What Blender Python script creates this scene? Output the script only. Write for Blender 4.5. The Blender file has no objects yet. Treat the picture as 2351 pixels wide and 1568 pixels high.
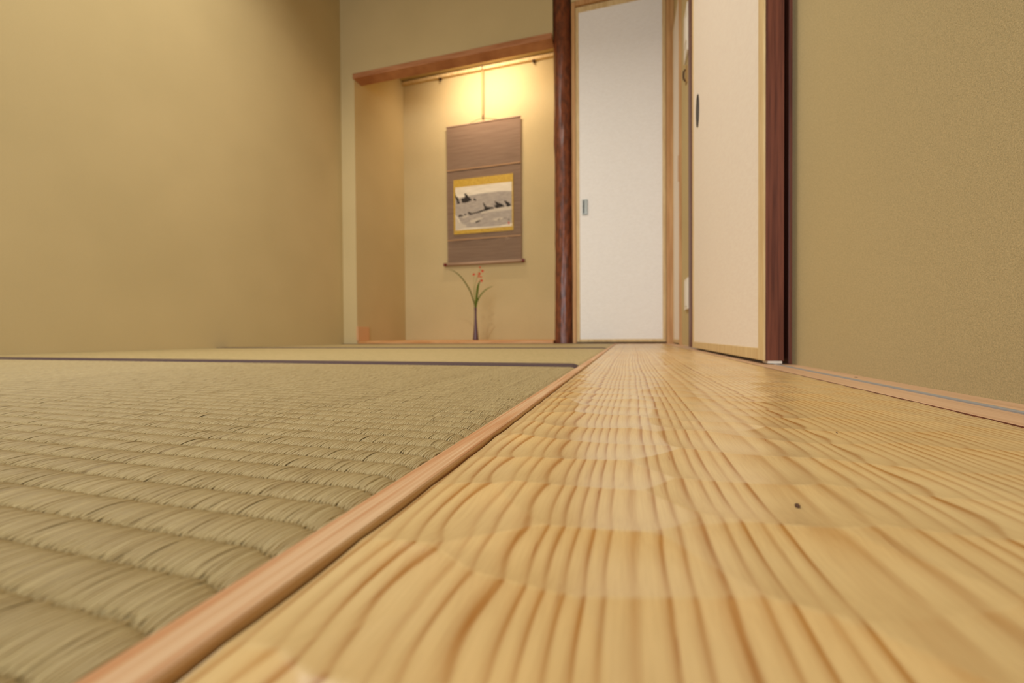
import bpy, bmesh, math, random
import numpy as np
from mathutils import Vector, Matrix, noise
random.seed(7); rng = np.random.default_rng(7)
SC = bpy.context.scene; COL = SC.collection
# ------------------------------------------------------------------ camera (5 cm above the mats)
YAW, PITCH, ROLL, FPX = .2737, -.01313, -.007089, 947.4
_f = Vector((-math.sin(YAW)*math.cos(PITCH), math.cos(YAW)*math.cos(PITCH), math.sin(PITCH)))
_r = Vector((math.cos(YAW), math.sin(YAW), 0)); _u = _r.cross(_f)
_r2 = math.cos(ROLL)*_r + math.sin(ROLL)*_u; _u2 = -math.sin(ROLL)*_r + math.cos(ROLL)*_u
cam = bpy.data.objects.new('camera', bpy.data.cameras.new('camera')); COL.objects.link(cam)
cam.matrix_world = Matrix(((_r2.x, _u2.x, -_f.x, 0), (_r2.y, _u2.y, -_f.y, 0), (_r2.z, _u2.z, -_f.z, .05), (0, 0, 0, 1)))
cam.data.sensor_width = 36; cam.data.lens = FPX/2351*36; cam.data.clip_start = .005
cam.data.dof.use_dof = True; cam.data.dof.focus_distance = .23; cam.data.dof.aperture_fstop = 10.5
SC.camera = cam
# ------------------------------------------------------------------ light and exposure
w = bpy.data.worlds.new('world'); SC.world = w; w.use_nodes = True
w.node_tree.nodes['Background'].inputs[0].default_value = (1, .9, .75, 1)
w.node_tree.nodes['Background'].inputs[1].default_value = .02
def area(name, loc, size, power, color, rot=(0, 0, 0), sy=None, spread=180):
    l = bpy.data.lights.new(name, 'AREA'); l.energy = power; l.color = color; l.size = size
    l.spread = math.radians(spread)
    if sy: l.shape = 'RECTANGLE'; l.size_y = sy
    o = bpy.data.objects.new(name, l); COL.objects.link(o); o.location = loc; o.rotation_euler = rot
    return o
WARM = (1, .96, .87)
area('room_ceiling_light', (-.88, .85, 2.57), .11, 25, WARM, spread=140)
area('room_ceiling_light', (-1.5, 1.3, 2.57), .35, 9, WARM, spread=135)
area('room_back_light', (-.8, -1.0, 2.57), .8, 6, (1, 1, .97))
area('rear_fill_light', (-.9, -1.84, .85), 1.9, 38, (.90, .98, 1.08), (math.radians(84), 0, 0), 1.3, 130)  # added cool fill at the rear wall, out of view; no window is built
area('alcove_light', (-1.08, 2.84, 2.262), .5, 9.5, (1, .82, .64), (math.radians(48), 0, 0), .05, 150)
SC.view_settings.view_transform = 'Standard'; SC.view_settings.look = 'None'
SC.view_settings.exposure = -0.25; SC.view_settings.gamma = 1; SC.view_settings.use_curve_mapping = False
# ------------------------------------------------------------------ helpers
def lin(r, g, b):
    f = lambda c: (c/255/12.92) if c/255 <= .04045 else ((c/255+.055)/1.055)**2.4
    return (f(r), f(g), f(b), 1)
class N:
    def __init__(s, name):
        s.m = bpy.data.materials.new(name); s.m.use_nodes = True; s.t = s.m.node_tree
        s.b = s.t.nodes['Principled BSDF']; s.b.inputs['Specular IOR Level'].default_value = .3
    def n(s, typ, **k):
        x = s.t.nodes.new(typ)
        for a, v in k.items(): setattr(x, a, v)
        return x
    def l(s, a, b): s.t.links.new(a, b)
    def coords(s, sc=(1, 1, 1)):
        g = s.n('ShaderNodeNewGeometry'); mp = s.n('ShaderNodeMapping'); mp.inputs['Scale'].default_value = sc
        s.l(g.outputs['Position'], mp.inputs['Vector']); return mp.outputs[0]
    def noise(s, sc, scale, detail=3, rough=.5):
        x = s.n('ShaderNodeTexNoise'); x.inputs['Scale'].default_value = scale; x.inputs['Detail'].default_value = detail
        x.inputs['Roughness'].default_value = rough
        s.l(s.coords(sc), x.inputs['Vector']); return x.outputs['Fac']
    def ramp(s, fac, stops):
        r = s.n('ShaderNodeValToRGB'); e = r.color_ramp.elements
        while len(e) < len(stops): e.new(.5)
        for i, (p, c) in enumerate(stops): e[i].position = p; e[i].color = c
        s.l(fac, r.inputs[0]); return r.outputs[0]
    def mix(s, a, b, fac, mode='MIX'):
        x = s.n('ShaderNodeMix', data_type='RGBA', blend_type=mode)
        for i, v in ((0, fac), (6, a), (7, b)):
            if hasattr(v, 'default_value') or hasattr(v, 'is_linked'): s.l(v, x.inputs[i])
            else: x.inputs[i].default_value = v
        return x.outputs[2]
    def math(s, op, a, b=None, c=None):
        x = s.n('ShaderNodeMath', operation=op)
        for i, v in enumerate((a, b, c)):
            if v is None: continue
            if hasattr(v, 'is_linked'): s.l(v, x.inputs[i])
            else: x.inputs[i].default_value = v
        return x.outputs[0]
    def base(s, c, rough=.6):
        if hasattr(c, 'is_linked'): s.l(c, s.b.inputs['Base Color'])
        else: s.b.inputs['Base Color'].default_value = c
        s.b.inputs['Roughness'].default_value = rough
    def bump(s, h, dist, strength=1):
        x = s.n('ShaderNodeBump'); x.inputs['Distance'].default_value = dist; x.inputs['Strength'].default_value = strength
        s.l(h, x.inputs['Height']); s.l(x.outputs[0], s.b.inputs['Normal'])
def scale(c, k): return (min(1, c[0]*k), min(1, c[1]*k), min(1, c[2]*k), 1)
def plain(name, c, rough=.6, metal=0, spec=.3):
    m = N(name); m.base(c, rough); m.b.inputs['Metallic'].default_value = metal; m.b.inputs['Specular IOR Level'].default_value = spec
    return m.m
def plaster(name, c):
    m = N(name)
    f1 = m.noise((1, 1, 1), 800, 5, .8); f2 = m.noise((1, 1, 1), 2.2, 2); f3 = m.noise((1, 1, 1), 1500, 2)
    a = m.ramp(f1, [(.36, scale(c, .82)), (.5, scale(c, 1.03)), (.64, scale(c, 1.2))])
    b = m.mix(a, m.ramp(f2, [(.35, (.94, .94, .93, 1)), (.65, (1, 1, 1, 1))]), 1.0, 'MULTIPLY')
    m.base(b, .95); m.b.inputs['Specular IOR Level'].default_value = .1
    h = m.math('ADD', f1, m.math('MULTIPLY', f3, .35)); m.bump(h, .0013, 1); return m.m
def wood(name, c, dark, freq=(140, 3, 140), rough=.5, contrast=(.38, .62), bump=.0002, axis=1):
    m = N(name); s = {0: (freq[1], freq[0], freq[2]), 1: freq, 2: (freq[0], freq[2], freq[1])}[axis]
    f1 = m.noise(s, 1, 3); f2 = m.noise(tuple(v*4 for v in s), 1, 2)
    a = m.ramp(f1, [(contrast[0], dark), (contrast[1], c)])
    b = m.mix(a, m.ramp(f2, [(.3, (.9, .88, .86, 1)), (.7, (1, 1, 1, 1))]), 1.0, 'MULTIPLY')
    m.base(b, rough); m.bump(f1, bump); return m.m
M = {}
M['wall'] = plaster('sand_plaster', lin(207, 186, 138))
M['ceil'] = plaster('ceiling_plaster', lin(190, 165, 115))
M['cedar'] = wood('pinkish_cedar', lin(216, 182, 142), lin(196, 142, 96), (520, 7, 520), .5)
M['sill'] = wood('sill_cypress', lin(216, 178, 140), lin(202, 162, 124), (300, 4, 300), .45)
M['lintel'] = wood('lintel_cedar', lin(194, 138, 96), lin(170, 112, 72), (4, 4, 90), .55, axis=1)
M['block'] = plain('block_wood', lin(212, 166, 120), .5)
M['kamachi'] = wood('alcove_board', lin(224, 170, 112), lin(208, 148, 90), (5, 60, 60), .4)
M['jamb'] = wood('jamb_cypress', lin(205, 160, 108), lin(184, 136, 86), (90, 90, 3), .5)
M['fframe'] = wood('pale_frame', lin(222, 196, 145), lin(210, 180, 128), (60, 60, 6), .55)
M['darkwood'] = wood('dark_red_stained_wood', lin(118, 66, 48), lin(86, 44, 32), (200, 200, 5), .42)
m = N('washi_white'); f = m.noise((3, 3, 12), 22, 4)
m.base(m.ramp(f, [(.35, lin(236, 231, 224)), (.65, lin(242, 238, 232))]), .85); m.bump(m.noise((1, 1, 3), 260, 3), .0003); M['washi'] = m.m
m = N('washi_warm'); f = m.noise((3, 3, 12), 22, 4)
m.base(m.ramp(f, [(.35, lin(234, 220, 204)), (.65, lin(238, 226, 210))]), .85); m.bump(m.noise((1, 1, 3), 260, 3), .0003); M['washi2'] = m.m
m = N('red_bark')
f1 = m.noise((1, 1, .45), 42, 5, .65); f2 = m.noise((1, 1, .25), 90, 4, .6)
a = m.ramp(f1, [(.30, lin(78, 46, 34)), (.46, lin(112, 62, 42)), (.6, lin(136, 74, 44)), (.72, lin(120, 76, 60))])
m.base(m.mix(a, m.ramp(f2, [(.35, (.75, .7, .7, 1)), (.6, (1, 1, 1, 1))]), 1.0, 'MULTIPLY'), .38)
m.bump(f2, .0015, .7); m.b.inputs['Specular IOR Level'].default_value = .5; m.b.inputs['Roughness'].default_value = .33; M['bark'] = m.m
M['white'] = plain('white_plastic', lin(232, 222, 205), .4)
M['rail'] = plain('blue_grey_rail', lin(150, 150, 148), .35)
M['steel'] = plain('brushed_steel', lin(150, 150, 140), .35, .9)
M['black'] = plain('black_lacquer', lin(28, 26, 28), .35)
M['gapdark'] = plain('dark_gap', lin(30, 22, 18), .8)
M['heri'] = None
m = N('purple_brown_cloth'); f = m.noise((1, 1, 1), 2600, 2)
m.base(m.ramp(f, [(.35, lin(64, 48, 48)), (.65, lin(94, 74, 74))]), .8); m.bump(f, .0003); M['heri'] = m.m
m = N('scroll_silk'); f = m.noise((2, 2, 60), 3, 4)
m.base(m.ramp(f, [(.35, lin(172, 142, 116)), (.65, lin(188, 158, 130))]), .75); M['silk'] = m.m
M['silkline'] = plain('scroll_line', lin(204, 160, 112), .7)
m = N('gold_brocade'); f = m.noise((1, 1, 1), 220, 2)
m.base(m.ramp(f, [(.4, lin(178, 140, 46)), (.6, lin(216, 178, 72))]), .55); M['gold'] = m.m
m = N('painting_paper'); f = m.noise((1, 1, 4), 12, 3)
m.base(m.ramp(f, [(.35, lin(222, 210, 184)), (.65, lin(236, 224, 200))]), .85); M['paper'] = m.m
m = N('ink_wash'); f = m.noise((8, 1, 30), 3, 4)
m.base(m.ramp(f, [(.3, lin(160, 150, 138)), (.7, lin(186, 174, 158))]), .85); M['wash'] = m.m
m = N('ink_black'); f = m.noise((1, 1, 1), 90, 3)
m.base(m.ramp(f, [(.35, lin(36, 32, 30)), (.7, lin(70, 62, 54))]), .85); M['ink'] = m.m
M['wash2'] = plain('pale_wash', lin(204, 192, 170), .85)
M['seal'] = plain('seal_red', lin(196, 90, 72), .8)
M['rod'] = plain('rod_end_lacquer', lin(112, 40, 34), .3)
M['vase'] = plain('vase_glaze', lin(92, 58, 62), .28, 0, .5)
M['leaf'] = plain('leaf_green', lin(124, 146, 46), .5)
M['leafdark'] = plain('leaf_olive', lin(136, 138, 66), .5)
M['flower'] = plain('flower_red', lin(232, 78, 46), .5)
M['cord'] = plain('cord_tan', lin(176, 138, 84), .7)
M['knot'] = plain('knot_dark', lin(80, 54, 36), .7)

def link(o, parent=None):
    COL.objects.link(o)
    if parent: o.parent = parent
    return o
def tag(o, label=None, cat=None, group=None, kind=None):
    if label: o['label'] = label
    if cat: o['category'] = cat
    if group: o['group'] = group
    if kind: o['kind'] = kind
    return o
def thing(name, label, cat, loc=(0, 0, 0), group=None, kind=None):
    o = bpy.data.objects.new(name, None); o.empty_display_size = .05; link(o); o.location = loc
    return tag(o, label, cat, group, kind)
def obj(name, bm, mat, parent=None, smooth=False, origin=None):
    me = bpy.data.meshes.new(name)
    if origin is not None: bmesh.ops.translate(bm, verts=bm.verts, vec=-Vector(origin))
    bm.to_mesh(me); bm.free()
    for mm in (mat if isinstance(mat, (list, tuple)) else [mat]): me.materials.append(mm)
    if smooth:
        for p in me.polygons: p.use_smooth = True
    o = bpy.data.objects.new(name, me); link(o)
    if parent:
        o.parent = parent
        p = parent; off = Vector((0, 0, 0))
        while p: off += p.location; p = p.parent
        o.location = -off
        if origin is not None: o.location = Vector(origin) - off
    elif origin is not None: o.location = origin
    return o
def box(bm, x0, x1, y0, y1, z0, z1, bev=0, mi=0):
    r = bmesh.ops.create_cube(bm, size=1)
    for v in r['verts']:
        v.co = Vector(((x0+x1)/2+v.co.x*(x1-x0), (y0+y1)/2+v.co.y*(y1-y0), (z0+z1)/2+v.co.z*(z1-z0)))
    fs = {f for v in r['verts'] for f in v.link_faces}
    for f in fs: f.material_index = mi
    if bev:
        es = list({e for v in r['verts'] for e in v.link_edges})
        bmesh.ops.bevel(bm, geom=es, offset=bev, segments=2, affect='EDGES', profile=.5)
def bx(name, x0, x1, y0, y1, z0, z1, mat, parent=None, bev=0):
    bm = bmesh.new(); box(bm, x0, x1, y0, y1, z0, z1, bev); return obj(name, bm, mat, parent)
def lathe(bm, prof, c, seg=32, mi=0):
    rings = []
    for r, z in prof:
        rings.append([bm.verts.new((c[0]+r*math.cos(2*math.pi*i/seg), c[1]+r*math.sin(2*math.pi*i/seg), c[2]+z)) for i in range(seg)])
    for a, b in zip(rings, rings[1:]):
        for i in range(seg):
            bm.faces.new((a[i], a[(i+1) % seg], b[(i+1) % seg], b[i])).material_index = mi
    bm.faces.new(rings[0][::-1]).material_index = mi; bm.faces.new(rings[-1]).material_index = mi
def tube(bm, pts, rad, seg=8, mi=0):
    pts = [Vector(p) for p in pts]; n = len(pts); rads = rad if isinstance(rad, (list, tuple)) else [rad]*n
    rings = []
    for i, p in enumerate(pts):
        t = (pts[min(i+1, n-1)]-pts[max(i-1, 0)]).normalized()
        a = Vector((0, 1, 0)) if abs(t.y) < .9 else Vector((1, 0, 0))
        u = t.cross(a).normalized(); v = t.cross(u)
        rings.append([bm.verts.new(p+rads[i]*(math.cos(2*math.pi*k/seg)*u+math.sin(2*math.pi*k/seg)*v)) for k in range(seg)])
    for a, b in zip(rings, rings[1:]):
        for k in range(seg): bm.faces.new((a[k], a[(k+1) % seg], b[(k+1) % seg], b[k])).material_index = mi
    bm.faces.new(rings[0][::-1]).material_index = mi; bm.faces.new(rings[-1]).material_index = mi
def smoothpath(pts, n=24):
    pts = [Vector(p) for p in pts]; out = []
    P = [pts[0]]+pts+[pts[-1]]
    for i in range(n+1):
        t = i/n*(len(pts)-1); k = min(int(t), len(pts)-2); f = t-k
        a, b, c, d = P[k:k+4]
        out.append(.5*((2*b)+(c-a)*f+(2*a-5*b+4*c-d)*f*f+(3*b-a-3*c+d)*f**3))
    return out
def np_mesh(name, V, F, mat, parent=None, smooth=True, attrs=None):
    me = bpy.data.meshes.new(name); me.vertices.add(len(V)); me.vertices.foreach_set('co', V.astype(np.float32).ravel())
    F = F.astype(np.int32); me.loops.add(F.size); me.loops.foreach_set('vertex_index', F.ravel())
    me.polygons.add(len(F)); me.polygons.foreach_set('loop_start', np.arange(len(F), dtype=np.int32)*4)
    me.polygons.foreach_set('loop_total', np.full(len(F), 4, dtype=np.int32))
    me.polygons.foreach_set('use_smooth', np.full(len(F), smooth, dtype=bool))
    me.update(calc_edges=True)
    for k, a in (attrs or {}).items():
        at = me.attributes.new(k, 'FLOAT', 'POINT'); at.data.foreach_set('value', a.astype(np.float32).ravel())
    me.materials.append(mat); o = bpy.data.objects.new(name, me); link(o)
    if parent: o.parent = parent; o.location = -parent.location
    return o
def grid_faces(nx, ny, off=0):
    i = np.arange(nx-1)[:, None]*ny+np.arange(ny-1)[None, :]
    i = i.ravel()+off
    return np.stack([i, i+ny, i+ny+1, i+1], 1)

# ------------------------------------------------------------------ room shell
XL, XR, YW, YN, YB, ZC = -2.02, .264, 2.60, 3.283, -1.9, 2.62
def struct(o): o['kind'] = 'structure'; return o
struct(bx('floor', XL-.1, XR+.1, YB-.1, YN+.2, -.14, -.045, M['gapdark']))
struct(bx('ceiling', XL-.1, XR+.1, YB-.1, YW, ZC, ZC+.08, M['ceil']))
struct(bx('wall_left', XL-.1, XL, YB-.1, YW, -.045, ZC, M['wall']))
struct(bx('wall_rear', XL, XR, YB-.1, YB, -.045, ZC, M['wall']))
# right wall: solid up to the big sliding door, opening behind it, then the strip before the small closet door
bm = bmesh.new()
box(bm, XR, XR+.1, YB, .83, -.02, ZC); box(bm, XR, XR+.1, 1.87, 2.27, -.02, ZC)
box(bm, XR, XR+.1, .83, 1.87, 1.84, ZC); box(bm, XR, XR+.1, 2.27, YN, 1.84, ZC)
struct(obj('wall_right', bm, M['wall']))
struct(bx('wall_closet_back', XR+.30, XR+.36, .7, 2.7, -.02, ZC, M['wall']))
# back wall around the alcove opening and the closet door
XO, XP = -1.905, -.39
bm = bmesh.new()
box(bm, XL, XO, YW, YW+.09, -.02, ZC); box(bm, XO, -.450, YW, YW+.09, 1.945, ZC)
box(bm, -.333, XR, YW, YW+.09, 2.125, ZC)
struct(obj('wall_back', bm, M['wall']))
struct(bx('wall_alcove_left', XO-.09, XO, YW+.09, YN, -.02, 2.292, M['wall']))
struct(bx('wall_alcove_back', XO-.09, XP+.1, YN, YN+.1, -.02, 2.292, M['wall']))
struct(bx('wall_alcove_right', XP+.005, XP+.045, YW+.09, YN, -.02, 2.292, M['wall']))
struct(bx('ceiling_alcove', XO-.09, XP+.1, YW+.09, YN+.1, 2.292, 2.40, M['ceil']))
k = bx('alcove_floor_board', XO, -.4565, YW+.002, YN, -.02, .0215, M['kamachi'], bev=.002)
tag(k, 'reddish brown polished board forming the low raised floor of the lit alcove', 'alcove floor')
b = bx('corner_block', XO-.006, XO+.009, YW-.004, YW+.135, .0217, .128, M['block'], bev=.002)
tag(b, 'small pinkish wooden block standing at the bottom left corner of the alcove opening', 'wood block')
# lintel over the alcove
t = bx('alcove_lintel', XO-.006, -.4535, YW-.012, YW+.085, 1.919, 1.955, M['lintel'], bev=.003)
tag(t, 'red brown wooden lintel beam across the top of the lit alcove opening', 'beam')
# picture rail in the alcove
o = bx('picture_rail', XO, XP, YN-.03, YN, 2.259, 2.284, M['fframe'], bev=.002)
tag(o, 'pale wooden picture rail high on the alcove back wall under the lamp glow', 'picture rail')
for hx, which in ((-1.537, 'left'), (-.718, 'right')):
    bm = bmesh.new(); tube(bm, [(hx, YN-.012, 2.262), (hx, YN-.012, 2.25), (hx, YN-.014, 2.236), (hx, YN-.02, 2.230), (hx, YN-.025, 2.235)], .004, 8)
    box(bm, hx-.011, hx+.011, YN-.033, YN-.004, 2.250, 2.2585, .002)
    o = obj('rail_hook', bm, M['knot'], smooth=False)
    tag(o, 'small dark metal hook under the alcove picture rail, %s of the scroll cord' % which, 'hook', 'picture rail hooks')

# ------------------------------------------------------------------ tatami
P = .0134; Y0 = .0924
def shoulder(x, xe=-.0785, wdt=.011, drop=.0042):
    d = np.clip((x-(xe-wdt))/wdt, 0, 1.2); return -drop*d**2.2
m = N('rush_reeds'); at = m.n('ShaderNodeAttribute', attribute_name='tone'); at2 = m.n('ShaderNodeAttribute', attribute_name='dip')
f = m.noise((400, 16, 1), 1, 3)
c = m.ramp(at.outputs['Fac'], [(0, lin(148, 128, 88)), (.35, lin(168, 148, 104)), (.7, lin(180, 161, 116)), (1, lin(196, 178, 134))])
c = m.mix(c, m.ramp(f, [(.3, (.90, .9, .89, 1)), (.7, (1.0, 1.0, 1.0, 1))]), 1.0, 'MULTIPLY')
m.base(c, .55); m.b.inputs['Specular IOR Level'].default_value = .35
M['reed'] = m.m
m = N('rush_weave')
f = m.noise((900, 25, 1), 1, 3); f2 = m.noise((60, 75, 1), 1, 2); f3 = m.noise((3, 3, 1), 1, 2)
c = m.ramp(f, [(.3, lin(160, 140, 95)), (.5, lin(180, 159, 112)), (.7, lin(194, 173, 128))])
c = m.mix(c, m.ramp(f2, [(.3, (.86, .87, .84, 1)), (.6, (1, 1, 1, 1))]), 1.0, 'MULTIPLY')
c = m.mix(c, m.ramp(f3, [(.35, (.95, .96, .93, 1)), (.65, (1, 1, 1, 1))]), 1.0, 'MULTIPLY')
m.base(c, .6); m.bump(f, .0008, .8); M['weave'] = m.m
def ridge(ph):   # height of the bulge between two warp threads
    return np.abs(np.sin(np.pi*ph))**.5
def reeds(xs, ya, wdt, amp, ys_of, name, parent):
    """individual rush strands (each a small arched ribbon) lying along Y"""
    Vs, Fs, Ts, off = [], [], [], 0
    frac = np.array([0, .05, .13, .28, .5, .72, .87, .95])
    for i, x in enumerate(xs):
        y_start = ys_of(x); k0 = math.floor((y_start-Y0)/P); k1 = int(math.ceil((ya-Y0)/P))
        if k1 <= k0: continue
        ks = np.arange(k0, k1)
        ph = (ks[:, None]+frac[None, :]).ravel(); y = Y0+ph*P
        kk = np.repeat(ks, len(frac)); nr = len(ks)
        jit = rng.normal(0, .00028, nr+1); hgt = 1+rng.normal(0, .09, nr); hh = np.repeat(hgt, len(frac))
        side = ((i+kk) % 2)*2-1
        fr = ph-np.floor(ph+1e-9)
        over = np.where((fr < .02), side*.00026, 0)          # alternate strands dive under / over the warp thread
        z = -amp*.95+amp*ridge(fr)*hh*1.0+over
        y = y+side*.0004*(fr < .1)+np.repeat(jit[:-1], len(frac))
        lean = np.repeat(rng.normal(0, .00014, nr), len(frac))*np.sin(np.pi*fr)
        xc = x+lean+rng.normal(0, .00006, len(y))
        pinch = .50+.50*ridge(fr)
        keep = (y > y_start-.01) & (y < ya)
        y, z, xc, pinch = y[keep], z[keep], xc[keep], pinch[keep]
        if len(y) < 2: continue
        n = len(y); w2 = (.00046 if x > -.70 else .00098)*rng.uniform(.92, 1.1)
        offs = np.array([-1, -.5, .5, 1.0]); zz = np.array([-.85, -.1, -.1, -.85])*w2
        X = xc[:, None]+offs[None, :]*w2*pinch[:, None]
        Z = z[:, None]+zz[None, :]+shoulder(X)+rng.normal(0, .00008)
        Yv = np.repeat(y[:, None], 4, 1)
        Vs.append(np.stack([X, Yv, Z], 2).reshape(-1, 3))
        Fs.append(grid_faces(n, 4, off)); off += n*4
        tone = np.clip(rng.normal(.5, .13)+np.repeat(rng.normal(0, .06, n), 4), 0, 1); Ts.append(tone)
    V = np.concatenate(Vs); F = np.concatenate(Fs); T = np.concatenate(Ts)
    return np_mesh(name, V, F[:, ::-1], M['reed'], parent, True, {'tone': T})
def weave(y0, y1, x0, x1, dx, dy, amp, name, parent, drop=0.0):
    xs = np.unique(np.concatenate([np.arange(x0, x1-.014, dx), np.linspace(x1-.014, x1, 10)])); ys = np.arange(y0, y1+dy*.5, dy)
    X, Y = np.meshgrid(xs, ys, indexing='ij'); ph = (Y-Y0)/P
    wob = .0006*np.sin(X*90+np.floor(ph)*2.3)+.0004*np.sin(X*330+np.floor(ph)*5.1)
    Z = -amp*.95+amp*ridge((ph+wob/P) % 1)-drop+shoulder(X)
    V = np.stack([X, Y, Z], 2).reshape(-1, 3)
    return np_mesh(name, V, grid_faces(len(xs), len(ys)), M['weave'], parent, True)
def heri(parent, y0, y1, up=.0018):
    xs = np.concatenate([np.linspace(XL+.002, -.10, 60), np.linspace(-.099, -.0785, 24)])
    prof = [(0, -.003), (0, -.0006), (.04, 0), (.15, .0002), (.85, .0002), (.96, 0), (1, -.0008), (1, -.003)]
    V = []; 
    for x in xs:
        s = float(shoulder(np.array([x]), wdt=.017, drop=.0065)[0])
        wv = .0004*noise.noise(Vector((x*14, y0*9, 0)))
        for a, (t, dz) in enumerate(prof):
            yy = y0+t*(y1-y0) + (wv if a < 4 else 0)
            V.append((x, yy, up+dz+s))
    V = np.array(V)
    o = np_mesh('border_cloth', V, grid_faces(len(xs), len(prof)), M['heri'], parent, True)
    o['label'] = 'purple brown cloth border'
    return o
mats = [('near', -.265, .69, 'nearest woven rush tatami mat with large visible reed ribs filling the lower left'),
        ('mid', .69, 1.645, 'middle tatami mat lying between the two dark border bands'),
        ('far', 1.645, 2.598, 'farthest tatami mat, a thin strip along the foot of the alcove'),
        ('rear', -1.22, -.265, 'tatami mat behind the viewpoint, out of the photo'),]
for nm, a, b_, lab in mats:
    if nm == 'rear': continue
    t = thing('tatami_mat', lab, 'tatami mat', (-1.0, (a+b_)/2, -.045), 'tatami mats on the floor')
    bx('mat_core', XL+.002, -.0795, a+.001, b_-.001, -.045, -.008, M['weave'], t)
    if nm == 'near':
        # close strands (wedge the eye can rest on), then woven surface beyond
        X1 = -.0785
        
        ys_of = lambda x: max(-.02, min(.655, (-x)*.36-.02))
        X2 = -.70
        reeds(np.concatenate([np.arange(X1, X2, -.00062), np.arange(X2, -1.86, -.0014)]), .661, None, .0014, ys_of, 'reed_cover', t)
        weave(-.24, .661, XL+.002, -.0785, .004, .0013, .0013, 'reed_underlay', t, .0014)
        # warp threads seen in the grooves
        Vs, Fs, off = [], [], 0
        xs2 = np.arange(-.62, X1, .0015)
        for k in range(0, 42):
            y = Y0+k*P
            if y > .655: break
            z = -.00165+.0003*np.sin(xs2*2*np.pi/.002)+shoulder(xs2)
            ang = np.linspace(0, 2*np.pi, 6)[:-1]
            X = np.repeat(xs2[:, None], 6, 1); an = np.linspace(0, 2*np.pi, 6)
            Yv = y+.00025*np.cos(an)[None, :]+.0002*np.sin(xs2*1500)[:, None]; Z = z[:, None]+.00025*np.sin(an)[None, :]
            Vs.append(np.stack([X, Yv, Z], 2).reshape(-1, 3)); Fs.append(grid_faces(len(xs2), 6, off)); off += len(xs2)*6
        o = np_mesh('warp_threads', np.concatenate(Vs), np.concatenate(Fs), M['weave'], t, True); o['kind'] = 'stuff'
    else:
        weave(a+.03, b_-.03, XL+.002, -.0785, .006, .0022 if nm == 'mid' else .0045, .0009 if nm == 'mid' else .0004, 'reed_cover', t, .0003)
    heri(t, b_-.03, b_-.0004); heri(t, a+.0004, a+.03, .0019)
    if nm == 'far' or nm == 'mid': pass

# ------------------------------------------------------------------ cedar strip between mats and board
def strip(name, x0, x1, y0, y1, zt, depth, mat, parent=None, rr=.0007):
    bm = bmesh.new()
    ys = np.concatenate([np.arange(y0, 0, .1), np.arange(0, .5, .004), np.arange(.5, y1, .05), [y1]])
    prof = lambda y: [(x0, -depth), (x0, zt-.0004), (x0+.0005, zt), (x1-rr*1.6, zt+.0002*noise.noise(Vector((y*15, 0, 0)))), (x1-rr*.6, zt-rr*.35), (x1, zt-rr*1.3), (x1, -depth)]
    rows = []
    for y in ys:
        wob = .00025*noise.noise(Vector((3, y*22, 0)))
        rows.append([bm.verts.new((x+(wob if i in (3, 4, 5) else 0), y, z)) for i, (x, z) in enumerate(prof(y))])
    for a, b in zip(rows, rows[1:]):
        for i in range(len(a)-1): bm.faces.new((a[i], a[i+1], b[i+1], b[i]))
    bm.faces.new(rows[0]); bm.faces.new(rows[-1][::-1])
    bmesh.ops.recalc_face_normals(bm, faces=bm.faces)
    return obj(name, bm, mat, parent, False)
o = strip('trim_1', -.0778, -.0668, YB, 2.598, .0002, .04, M['cedar']); struct(o)
o['label'] = 'narrow pinkish cedar strip between the tatami mats and the pine board'

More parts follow.
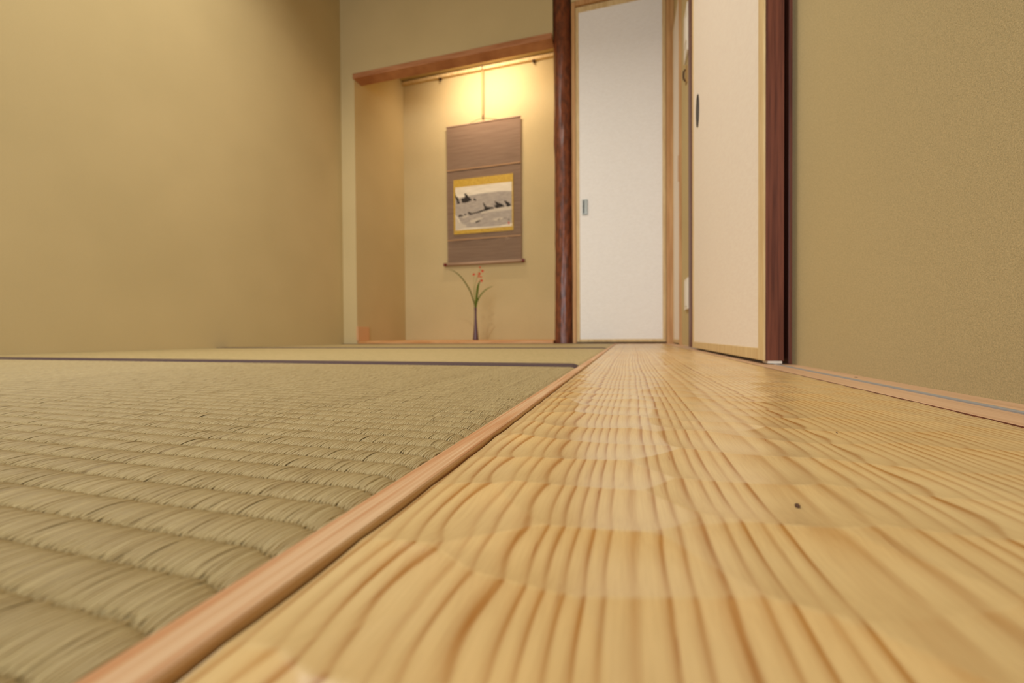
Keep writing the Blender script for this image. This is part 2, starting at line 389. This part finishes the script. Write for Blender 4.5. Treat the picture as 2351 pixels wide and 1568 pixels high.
# ------------------------------------------------------------------ adzed pine board
def make_board():
    x0, x1 = -.0662, .2035
    xs = np.linspace(x0, x1, 250)
    ys = [-1.9]
    while ys[-1] < 2.597:
        y = ys[-1]; ys.append(y+(.02 if y < -.02 else .0009 if y < .45 else .0009+.0022*(y-.45)))
    ys = np.array(ys); ys[-1] = 2.598
    X, Y = np.meshgrid(xs, ys, indexing='ij')
    Z = np.full(X.shape, 1.0)
    r = np.random.default_rng(11)
    cols = [(-.062, .037), (-.018, .031), (.040, .034), (.088, .030), (.140, .036), (.19, .033)]
    for cx, step in cols:
        y = -.12+r.uniform(0, step)
        while y < 2.64:
            dx = r.normal(0, .007); Ry = .098*r.uniform(.8, 1.3); Rx = .36*r.uniform(.8, 1.3); z0 = r.uniform(-.0002, .0002)
            sh = r.normal(0, .10)
            i0, i1 = np.searchsorted(ys, [y-.05, y+.05])
            yy = Y[:, i0:i1]-y-sh*(X[:, i0:i1]-cx); xx = X[:, i0:i1]-cx-dx
            Z[:, i0:i1] = np.minimum(Z[:, i0:i1], yy**2/(2*Ry)+xx**2/(2*Rx)+z0)
            y += step*r.uniform(.8, 1.25)
    Z = np.where(Z > .5, 0, Z)
    Z = np.minimum(Z, .0022)
    dl = np.clip((x0+.004-X)/.004, 0, 1)
    Zr = Z
    e = np.clip(np.minimum(X-x0, x1-X)/.014, 0, 1); Z = Z*(.3+.7*e*e*(3-2*e))
    top = -.0019+Z*.95-.0008*dl**2+.0007*np.clip((X-.1)/.1, 0, 1)
    # growth rings meet the surface at a shallow angle: phase depends on x and, strongly, on height
    xk = np.array([-.07, -.045, -.02, .0, .03, .055, .075, .10, .14, .21]); den = np.array([130, 150, 180, 200, 180, 95, 95, 165, 215, 250.])
    xf = np.linspace(-.07, .21, 800); ph = np.concatenate([[0], np.cumsum(np.interp(.5*(xf[1:]+xf[:-1]), xk, den)*np.diff(xf))])
    gk = np.interp(X, [-.07, -.03, .0, .03, .06, .10, .2], [-400, -300, -90, 60, 150, 520, 900])
    drift = .006*np.sin(Y*2.1+.7)+.0012*np.sin(Y*9+X*20)+.0004*np.sin(Y*31+X*60)
    ph = ph+.28*np.sin(xf*140+1)+.13*np.sin(xf*260+2)+.08*np.sin(xf*410)
    G = np.interp(X+drift, xf, ph)+gk*Z
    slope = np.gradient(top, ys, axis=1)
    SHADE = np.clip(.5+slope*3.2, 0, 1)
    V = np.stack([X, Y, top], 2).reshape(-1, 3); nx, ny = X.shape
    F = grid_faces(nx, ny); G = G.ravel(); SHADE = SHADE.ravel()
    # sides and underside
    def skirt(idx, V, F, G, flip):
        base = len(V); W = V[idx].copy(); W[:, 2] = -.045
        V = np.concatenate([V, W]); G = np.concatenate([G, G[idx]])
        n = len(idx); a = idx[:-1]; b = idx[1:]; c = base+np.arange(1, n); d = base+np.arange(n-1)
        q = np.stack([a, b, c, d], 1)
        return V, np.concatenate([F, q if flip else q[:, ::-1]]), G
    I = np.arange(nx*ny).reshape(nx, ny)
    V, F, G = skirt(I[0], V, F, G, False); V, F, G = skirt(I[-1], V, F, G, True)
    V, F, G = skirt(I[:, 0], V, F, G, True); V, F, G = skirt(I[:, -1], V, F, G, False)
    SHADE = np.concatenate([SHADE, np.full(len(V)-len(SHADE), .5)])
    m = N('hewn_pine'); slope_shade = m.n('ShaderNodeAttribute', attribute_name='slope_shade')   # shading painted into the wood colour: dish faces tilted to the viewer go darker
    at = m.n('ShaderNodeAttribute', attribute_name='grain')
    n1 = m.noise((260, 14, 260), 1, 3); n2 = m.noise((9, 5, 9), 1, 2); n3 = m.noise((1400, 60, 1400), 1, 2); n4 = m.noise((90, 5, 90), 1, 2)
    g = m.math('ADD', at.outputs['Fac'], m.math('MULTIPLY', m.math('SUBTRACT', n1, .5), .22))
    fr = m.math('FRACT', g)
    band = m.ramp(fr, [(0, (.55, .55, .55, 1)), (.06, (.12, .12, .12, 1)), (.20, (.0, .0, .0, 1)), (.45, (.06, .06, .06, 1)), (.72, (.45, .45, .45, 1)), (.86, (1, 1, 1, 1)), (.93, (1, 1, 1, 1)), (1, (.55, .55, .55, 1))])
    ringno = m.math('FLOOR', g); wn = m.n('ShaderNodeTexWhiteNoise', noise_dimensions='1D'); m.l(ringno, wn.inputs['W'])
    st = m.math('MULTIPLY', band, m.math('MULTIPLY_ADD', wn.outputs['Value'], .55, .45))
    st = m.math('MULTIPLY', st, m.math('MULTIPLY_ADD', n4, .7, .55))
    st = m.math('MULTIPLY', st, m.math('MULTIPLY_ADD', slope_shade.outputs['Fac'], 1.0, .42))
    light = m.ramp(n2, [(.35, lin(211, 179, 122)), (.65, lin(220, 192, 138))])
    c = m.mix(light, lin(160, 106, 44), st)
    c = m.mix(c, lin(198, 152, 84), m.math('MULTIPLY', m.math('SUBTRACT', slope_shade.outputs['Fac'], .55), .7))
    c = m.mix(c, m.ramp(n3, [(.3, (.93, .92, .9, 1)), (.6, (1, 1, 1, 1))]), 1.0, 'MULTIPLY')
    # short dark resin ticks
    tick = m.noise((700, 38, 700), 1, 1)
    c = m.mix(c, lin(150, 92, 40), m.math('MULTIPLY', m.ramp(tick, [(.735, (0, 0, 0, 1)), (.77, (1, 1, 1, 1))]), st))
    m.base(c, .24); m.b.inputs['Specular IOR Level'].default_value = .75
    return np_mesh('pine_board', V, F, m.m, None, True, {'grain': G, 'slope_shade': SHADE})
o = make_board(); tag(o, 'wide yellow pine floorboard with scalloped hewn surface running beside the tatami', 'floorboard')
def speck(x, y, rx, ry):
    bm = bmesh.new(); bmesh.ops.create_uvsphere(bm, u_segments=12, v_segments=8, radius=1)
    for v in bm.verts: v.co = Vector((x+v.co.x*rx, y+v.co.y*ry, -.00135+v.co.z*.0007))
    return obj('knot_speck', bm, M['knot'], o)
speck(.0487, .1412, .0007, .0010); speck(.1031, .2484, .0007, .0014)

# ------------------------------------------------------------------ right hand sill with sliding rail
s = strip('trim_2', .2042, XR, YB, YW, .0, .045, M['sill'], rr=.0001); struct(s); s['label'] = 'pinkish wooden sill along the foot of the right wall'
bm = bmesh.new(); box(bm, .2322, .2356, YB, 1.9, -.0005, .0014, .0005); obj('sliding_rail', bm, M['rail'], s)['label'] = 'thin blue grey plastic rail'
bm = bmesh.new(); box(bm, .2034, .2043, YB, YW, -.045, -.0004); obj('sill_joint', bm, M['darkwood'], s)
bm = bmesh.new(); bmesh.ops.create_uvsphere(bm, u_segments=12, v_segments=8, radius=1)
for v in bm.verts: v.co = Vector((.2506+v.co.x*.0016, .559+v.co.y*.0025, v.co.z*.0006))
obj('nail_head', bm, M['knot'], s)

# ------------------------------------------------------------------ big sliding door on the right (with thick dark edge)
def frame4(bm, axis, c0, c1, a0, a1, z0, z1, st, rt, rb, mi=0):
    """door frame: axis 'y' -> plane spans Y, thickness c0..c1 in X; axis 'x' -> spans X, thickness in Y"""
    def bb(a, b, za, zb):
        if axis == 'y': box(bm, c0, c1, a, b, za, zb, .0008, mi)
        else: box(bm, a, b, c0, c1, za, zb, .0008, mi)
    bb(a0, a0+st, z0, z1); bb(a1-st, a1, z0, z1); bb(a0+st, a1-st, z1-rt, z1); bb(a0+st, a1-st, z0, z0+rb)
d = thing('door_3', 'tall cream sliding door with dark red edge hung in front of the right wall', 'sliding door', (.232, 1.165, .006), kind='structure')
bx('dark_edge', .2195, .2463, .7724, 1.557, .006, 1.83, M['darkwood'], d)
bm = bmesh.new(); frame4(bm, 'y', .2165, .2196, .7715, 1.5575, .006, 1.83, .030, .03, .0205); obj('door_frame', bm, M['fframe'], d)
bx('paper_panel', .2180, .2196, .80, 1.53, .025, 1.80, M['washi2'], d)
bx('roller_block', .2235, .2443, .7735, .80, .0016, .0062, M['white'], d)['label'] = 'white plastic glide block'
bx('roller_block', .2235, .2443, 1.50, 1.53, .0016, .0062, M['white'], d)['label'] = 'white plastic glide block'
bm = bmesh.new()
for rr, xo in ((1, 0), ):
    vs = [bm.verts.new((.2170+.0*i, 1.44+.0235*math.cos(2*math.pi*i/40), .765+.0500*math.sin(2*math.pi*i/40))) for i in range(40)]
    f = bm.faces.new(vs); g = bmesh.ops.extrude_face_region(bm, geom=[f])
    bmesh.ops.translate(bm, verts=[v for v in g['geom'] if isinstance(v, bmesh.types.BMVert)], vec=(.0012, 0, 0))
bmesh.ops.recalc_face_normals(bm, faces=bm.faces)
h = obj('door_handle', bm, M['black'], d); h['label'] = 'black oval recessed pull'
bm = bmesh.new(); tube(bm, [(.2168, 1.44+.0235*math.cos(2*math.pi*i/32), .765+.0500*math.sin(2*math.pi*i/32)) for i in range(33)], .0016, 6)
obj('handle_rim', bm, M['gapdark'], h).location = Vector(h.location)*0
# dark casing posts of the opening behind it
o = bx('trim_3', .2588, .30, .790, .84, 0.0, 1.84, M['darkwood'], bev=.001); struct(o); o['label'] = 'dark red jamb post between the big sliding door and the right wall'
o = bx('trim_4', .2465, .30, 1.80, 1.875, 0.0, 1.84, M['darkwood'], bev=.001); struct(o); o['label'] = 'thin dark red post at the far side of the big sliding door'

# ------------------------------------------------------------------ small closet door near the corner (right wall)
d = thing('door_2', 'narrow cream closet door on the right wall beside the back corner', 'sliding door', (.262, 2.42, .006), kind='structure')
bm = bmesh.new(); frame4(bm, 'y', .256, .272, 2.262, 2.584, .006, 1.82, .018, .02, .02); obj('door_frame', bm, M['fframe'], d)
bx('paper_panel', .258, .270, 2.28, 2.566, .026, 1.80, M['washi2'], d)
bx('door_handle', .250, .257, 2.265, 2.277, .835, .965, M['jamb'], d)
o = bx('trim_5', .252, .30, 2.245, 2.263, 0, 1.84, M['jamb'], bev=.001); struct(o)
o = bx('trim_6', .2215, .2635, 2.585, 2.66, 0, 2.125, M['jamb'], bev=.001); struct(o); o['label'] = 'light brown corner post right of the white closet door'
# ------------------------------------------------------------------ white sliding door in the back wall
d = thing('door_1', 'wide white paper sliding door right of the bark post in the back wall', 'sliding door', (-.05, 2.62, .008), kind='structure')
bm = bmesh.new(); frame4(bm, 'x', 2.612, 2.636, -.3085, .2200, .009, 2.092, .0195, .034, .018); obj('door_frame', bm, M['fframe'], d)
bx('paper_panel', -.290, .2008, 2.615, 2.634, .026, 2.060, M['washi'], d)
bm = bmesh.new(); box(bm, -.272, -.2375, 2.6085, 2.614, .803, .898, .001); box(bm, -.266, -.2435, 2.6075, 2.610, .809, .892, 0)
h = obj('door_handle', bm, M['steel'], d); h['label'] = 'small rectangular metal pull'
o = bx('handle_recess', -.2650, -.2585, 2.6068, 2.6085, .811, .890, M['gapdark'], d)
o = bx('trim_7', -.3335, -.3105, 2.6075, 2.66, 0, 2.125, M['jamb'], bev=.001); struct(o); o['label'] = 'light wooden jamb between the bark post and the white door'
o = bx('trim_8', -.3105, .2215, 2.599, 2.66, 2.097, 2.125, M['jamb'], bev=.001); struct(o); o['label'] = 'light wooden head rail over the white door'
o = bx('trim_9', -.3105, .2215, 2.599, 2.66, -.04, .0035, M['darkwood']); struct(o)
struct(bx('wall_closet_rear', XP, XR+.1, 2.80, 2.86, -.02, 2.2, M['wall']))

# ------------------------------------------------------------------ bark post
bm = bmesh.new(); seg = 72; rings = []
for j in range(150):
    z = -.03+j*2.65/149
    ring = []
    for i in range(seg):
        a = 2*math.pi*i/seg
        r = .0582+.0035*.8*noise.noise(Vector((math.cos(a)*1.2, math.sin(a)*1.2, z*2.6)))+.0030*noise.noise(Vector((math.cos(a)*3, math.sin(a)*3, z*7+5)))+.0012*noise.noise(Vector((math.cos(a)*9, math.sin(a)*9, z*14+9)))
        r += .004*math.exp(-((z-2.09)/.03)**2)*max(0, -math.cos(a))+.004*math.exp(-((z-1.29)/.05)**2)*max(0, -math.cos(a))
        r *= 1+.05*max(0, (.35-z)/.35)
        ring.append(bm.verts.new((-.3955+.002*math.sin(z*2.1)+r*math.cos(a), 2.666+r*math.sin(a), z)))
    rings.append(ring)
for a, b in zip(rings, rings[1:]):
    for i in range(seg): bm.faces.new((a[i], a[(i+1) % seg], b[(i+1) % seg], b[i]))
bm.faces.new(rings[0][::-1]); bm.faces.new(rings[-1])
o = obj('bark_post', bm, M['bark'], smooth=True)
tag(o, 'round reddish brown log post with bark standing between the alcove and the white door', 'post')

# ------------------------------------------------------------------ fittings on the khaki strip
o = thing('switch_plate', 'white wall switch plate high on the narrow plaster strip behind the big door', 'switch', (XR, 2.03, 1.41), group='white fittings on the plaster strip')
bx('cover_plate', XR-.009, XR, 1.975, 2.085, 1.305, 1.515, M['white'], o, bev=.002)
bx('rocker', XR-.012, XR-.008, 1.995, 2.065, 1.36, 1.46, M['white'], o, bev=.001)
o = thing('wall_hook', 'small brown hook just below the upper white switch plate', 'hook', (XR, 2.05, 1.24))
bx('back_plate', XR-.005, XR, 2.035, 2.065, 1.20, 1.275, M['cord'], o, bev=.001)
bm = bmesh.new(); tube(bm, smoothpath([(XR-.005, 2.05, 1.262), (XR-.013, 2.05, 1.255), (XR-.014, 2.05, 1.225), (XR-.006, 2.05, 1.21)], 12), .004, 8); obj('prong', bm, M['knot'], o)
o = thing('outlet_plate', 'white vertical outlet plate low on the narrow plaster strip behind the big door', 'outlet', (XR, 2.03, .235), group='white fittings on the plaster strip')
bx('cover_plate', XR-.009, XR, 1.975, 2.085, .165, .305, M['white'], o, bev=.002)
bx('socket', XR-.011, XR-.008, 2.0, 2.06, .18, .29, M['white'], o, bev=.001)

# ------------------------------------------------------------------ hanging scroll
YS = 3.262
s = thing('hanging_scroll', 'mauve hanging scroll with a framed ink seascape in the middle of the alcove', 'scroll', (-1.156, YS, .66))
bm = bmesh.new(); nz = 40; nx = 14
def sy(x, z): return YS+.0016*math.sin(z*9+x*4)+.001*math.sin(x*21)
vs = [[bm.verts.new((-1.482+.652*i/nx, sy(-1.482+.652*i/nx, z), z)) for i in range(nx+1)] for z in [.672+(1.829-.672)*j/nz for j in range(nz+1)]]
for j in range(nz):
    for i in range(nx): bm.faces.new((vs[j][i], vs[j][i+1], vs[j+1][i+1], vs[j+1][i]))
r = bmesh.ops.solidify(bm, geom=bm.faces[:], thickness=.0012)
obj('silk_mount', bm, M['silk'], s, False)['label'] = 'mauve brown silk mount'
yf = YS-.0055
bx('silk_line', -1.482, -.830, yf-.0003, yf+.004, 1.456, 1.461, M['silkline'], s); bx('silk_line', -1.482, -.830, yf-.0003, yf+.004, .866, .871, M['silkline'], s)
bx('brocade_border', -1.4205, -.8950, yf-.0005, yf+.004, .9150, 1.3755, M['gold'], s)['label'] = 'gold brocade border'
# painting: paper, washes, ink rocks and a red seal
bm = bmesh.new(); PX0, PX1, PZ0, PZ1 = -1.4050, -.9065, .9480, 1.3095
def pp(x, y):
    u = (x-256)/1190; t = 385-125*u; b = 1300-100*u; v = (y-t)/(b-t)
    return PX0+min(1, max(0, u))*(PX1-PX0), PZ1-min(1, max(0, v))*(PZ1-PZ0)
def layer(pts, mi, lv):
    vv = [bm.verts.new((pp(*p)[0], yf-.0012-.0002*lv, pp(*p)[1])) for p in pts]
    f = bm.faces.new(vv); f.material_index = mi
    f.normal_update()
    if f.normal.y > 0: f.normal_flip()
box(bm, PX0, PX1, yf-.0010, yf+.001, PZ0, PZ1, 0, 0)
layer([(256, 610), (420, 590), (600, 545), (760, 515), (1000, 485), (1200, 462), (1446, 462), (1446, 1130), (1200, 1190), (900, 1215), (480, 1235), (400, 1180), (330, 1040), (256, 960)], 1, 1)
layer([(820, 900), (1000, 860), (1250, 800), (1446, 770), (1446, 850), (1200, 880), (1000, 905), (900, 925), (820, 940), (790, 930)], 3, 2)
layer([(560, 1090), (700, 1040), (860, 1010), (820, 1050), (700, 1110), (600, 1140)], 3, 2)
layer([(1040, 1050), (1160, 1030), (1290, 1010), (1230, 1060), (1100, 1090)], 3, 2)
layer([(370, 1010), (520, 975), (560, 990), (440, 1030)], 3, 2)
layer([(256, 1010), (300, 1030), (330, 1110), (420, 1160), (500, 1190), (470, 1240), (300, 1290), (256, 1290)], 3, 2)
layer([(256, 470), (275, 560), (320, 600), (345, 690), (370, 700), (350, 720), (300, 735), (285, 640), (256, 590)], 2, 3)
layer([(450, 520), (480, 500), (520, 540), (560, 590), (600, 620), (612, 660), (560, 670), (540, 690), (470, 705), (410, 710), (395, 660), (380, 630), (420, 600), (460, 600), (470, 560)], 2, 3)
layer([(650, 655), (655, 610), (680, 615), (715, 650), (700, 668)], 2, 3)
layer([(845, 705), (862, 700), (895, 745), (920, 790), (960, 795), (1060, 800), (1090, 825), (1000, 838), (930, 870), (860, 880), (800, 910), (700, 930), (570, 965), (540, 940), (525, 895), (560, 905), (610, 925), (700, 905), (740, 890), (800, 870), (860, 850), (890, 830), (870, 780)], 2, 3)
layer([(1085, 670), (1130, 685), (1200, 720), (1260, 745), (1298, 785), (1230, 800), (1130, 822), (1100, 800), (1080, 760), (1130, 750)], 2, 3)
layer([(1280, 660), (1330, 670), (1380, 700), (1436, 762), (1400, 780), (1350, 795), (1330, 740)], 2, 3)
layer([(325, 980), (360, 960), (430, 975), (420, 998), (370, 990), (345, 1020)], 2, 3)
layer([(450, 930), (495, 960), (460, 985)], 2, 3)
layer([(690, 1110), (740, 1085), (790, 1075), (795, 1095), (740, 1120), (690, 1138)], 2, 3)
layer([(820, 990), (845, 1000), (825, 1012)], 2, 3)
layer([(1150, 1070), (1180, 1045), (1215, 1042), (1180, 1060), (1160, 1080)], 2, 3)
layer([(1270, 1020), (1290, 1018), (1285, 1035)], 2, 3); layer([(1310, 1015), (1330, 1015), (1320, 1035)], 2, 3)
layer([(1368, 1040), (1392, 1045), (1390, 1058), (1376, 1062)], 2, 3); layer([(1372, 1070), (1398, 1066), (1390, 1085)], 2, 3)
layer([(1365, 1112), (1398, 1108), (1398, 1158), (1367, 1162)], 4, 3)
obj('painting', bm, [M['paper'], M['wash'], M['ink'], M['wash2'], M['seal']], s)['label'] = 'ink painting of dark rocks and waves'
bm = bmesh.new(); tube(bm, [(-1.486, YS-.002, .664), (-.826, YS-.002, .664)], .0125, 20); obj('bottom_rod', bm, M['silk'], s, True)
for a, b in ((-1.517, -1.486), (-.826, -.803)):
    bm = bmesh.new(); tube(bm, [(a, YS-.002, .664), (a+.002, YS-.002, .664), (a+.008, YS-.002, .664), (b, YS-.002, .664)], [.012, .015, .0135, .0135], 18); obj('rod_end', bm, M['rod'], s)['label'] = 'dark red lacquered rod knob'
bm = bmesh.new(); tube(bm, [(-1.484, YS-.001, 1.830), (-.829, YS-.001, 1.830)], .0062, 12); obj('top_rod', bm, M['silk'], s)
bm = bmesh.new(); tube(bm, [(-1.27, YS-.004, 1.834), (-1.21, YS-.004, 1.851), (-1.152, YS-.004, 1.862), (-1.09, YS-.004, 1.851), (-1.03, YS-.004, 1.834)], .0024, 6); obj('hanging_cord', bm, M['cord'], s)
# adjustable bamboo hanger
h = thing('scroll_hanger', 'thin tan bamboo hanger dropping from the picture rail to the scroll cord', 'hanger', (-1.152, YS, 1.86))
bx('bamboo_strip', -1.160, -1.145, YS-.006, YS-.002, 1.872, 2.258, M['cord'], h, bev=.001)
bm = bmesh.new(); tube(bm, smoothpath([(-1.152, YS-.004, 1.885), (-1.152, YS-.010, 1.866), (-1.152, YS-.006, 1.852), (-1.152, YS+.002, 1.858)], 12), .0045, 8); obj('lower_hook', bm, M['knot'], h)
bm = bmesh.new(); tube(bm, smoothpath([(-1.152, YS-.004, 2.250), (-1.152, YS-.014, 2.262), (-1.152, YS-.016, 2.284), (-1.152, YS+.002, 2.287)], 12), .0035, 8); obj('upper_hook', bm, M['knot'], h)

# ------------------------------------------------------------------ vase and orchid
VY = 2.97; VX = -1.1222; VZ = .0216
v = thing('vase', 'tall slim dark purple vase standing on the alcove floor under the scroll', 'vase', (VX, VY, VZ))
bm = bmesh.new()
prof = [(.0205, 0), (.0222, .002), (.0222, .006), (.0200, .03), (.0175, .06), (.0145, .09), (.0118, .13), (.0100, .16), (.0092, .19), (.0095, .22), (.0108, .245), (.0112, .2485), (.0095, .2485), (.0078, .24), (.0078, .20)]
lathe(bm, prof, (VX, VY, VZ), 40); obj('vase_body', bm, M['vase'], v, True)
pl = thing('orchid_spray', 'slender red flowered orchid spray with arching green leaves in the dark vase', 'flower', (VX, VY, VZ+.24))
def blade(path, ws, mat, tilt=0):
    bm = bmesh.new(); pts = smoothpath(path, 26); rows = []
    for i, p in enumerate(pts):
        t = i/26; k = t*(len(ws)-1); a = min(int(k), len(ws)-2); w_ = ws[a]+(ws[a+1]-ws[a])*(k-a)
        d = (pts[min(i+1, 26)]-pts[max(i-1, 0)]).normalized(); sd = d.cross(Vector((math.sin(tilt), -math.cos(tilt), 0))).normalized()
        up = sd.cross(d)
        rows.append([bm.verts.new(p-sd*w_/2), bm.verts.new(p+up*w_*.18), bm.verts.new(p+sd*w_/2)])
    for a, b in zip(rows, rows[1:]):
        for q in range(2): bm.faces.new((a[q], a[q+1], b[q+1], b[q]))
    bmesh.ops.solidify(bm, geom=bm.faces[:], thickness=.0008)
    return obj('leaf', bm, mat, pl, True)
Y = VY
blade([(-1.1245, Y, .245), (-1.130, Y-.005, .30), (-1.1393, Y-.01, .3353), (-1.1569, Y-.02, .3955), (-1.1929, Y-.03, .4608), (-1.2338, Y-.04, .5139), (-1.2798, Y-.05, .5504), (-1.3169, Y-.055, .560)], [.006, .008, .010, .0105, .010, .008, .005, .002], M['leafdark'])
blade([(-1.1208, Y, .245), (-1.1175, Y, .30), (-1.1119, Y, .3514), (-1.1046, Y, .4105), (-1.0953, Y, .4483), (-1.0815, Y, .4760)], [.008, .014, .018, .018, .013, .003], M['leaf'], .3)
blade([(-1.1195, Y, .245), (-1.1150, Y+.005, .295), (-1.1076, Y+.01, .3258), (-1.0893, Y+.02, .3634), (-1.062, Y+.03, .3963), (-1.0305, Y+.035, .4183), (-.9949, Y+.04, .4337)], [.007, .012, .014, .012, .009, .006, .002], M['leaf'], -.3)
bm = bmesh.new()
st = smoothpath([(-1.1225, Y, .245), (-1.1285, Y, .33), (-1.1299, Y, .369), (-1.1272, Y, .4199), (-1.113, Y, .4829), (-1.0992, Y, .5162), (-1.0808, Y, .570)], 26)
tube(bm, st, [.0030-.0018*i/26 for i in range(27)], 8); obj('stem', bm, M['leafdark'], pl, True)
bm = bmesh.new(); tube(bm, smoothpath([(-1.1225, Y, .245), (-1.134, Y, .36), (-1.136, Y, .45), (-1.1317, Y, .52)], 18), .0011, 6); obj('stem', bm, M['leafdark'], pl, True)
for (fx, fz, sc) in [(-1.0807, .5736, .9), (-1.0608, .5448, 1.25), (-1.0847, .5261, 1.2), (-1.0889, .5081, .9), (-1.0723, .5002, .8), (-1.0681, .4717, 1.2), (-1.1317, .5228, 1.1)]:
    bm = bmesh.new(); rr = random.Random(int(fx*1e4))
    c0 = Vector((fx, Y-.004, fz))
    for q in range(5):
        a = 2*math.pi*q/5+rr.uniform(0, 1); L = .0115*sc
        d = Vector((math.cos(a), -.45, math.sin(a)*.9)).normalized(); sd = d.cross(Vector((0, 1, 0))).normalized()
        ro = []
        for t, wd in ((0, .25), (.35, 1), (.7, .8), (1, .1)):
            p = c0+d*L*t; ro.append((bm.verts.new(p-sd*.0036*sc*wd), bm.verts.new(p+sd*.0036*sc*wd)))
        for a_, b_ in zip(ro, ro[1:]): bm.faces.new((a_[0], a_[1], b_[1], b_[0]))
    bmesh.ops.solidify(bm, geom=bm.faces[:], thickness=.0007)
    r = bmesh.ops.create_icosphere(bm, subdivisions=1, radius=.003*sc)
    for v_ in r['verts']: v_.co += c0
    near = min(st, key=lambda p: (p-c0).length+abs(p.z-fz+.006))
    tube(bm, [near, (near+c0)/2+Vector((0, 0, .002)), c0+Vector((0, .002, 0))], .0007, 5)
    obj('blossom', bm, M['flower'], pl)
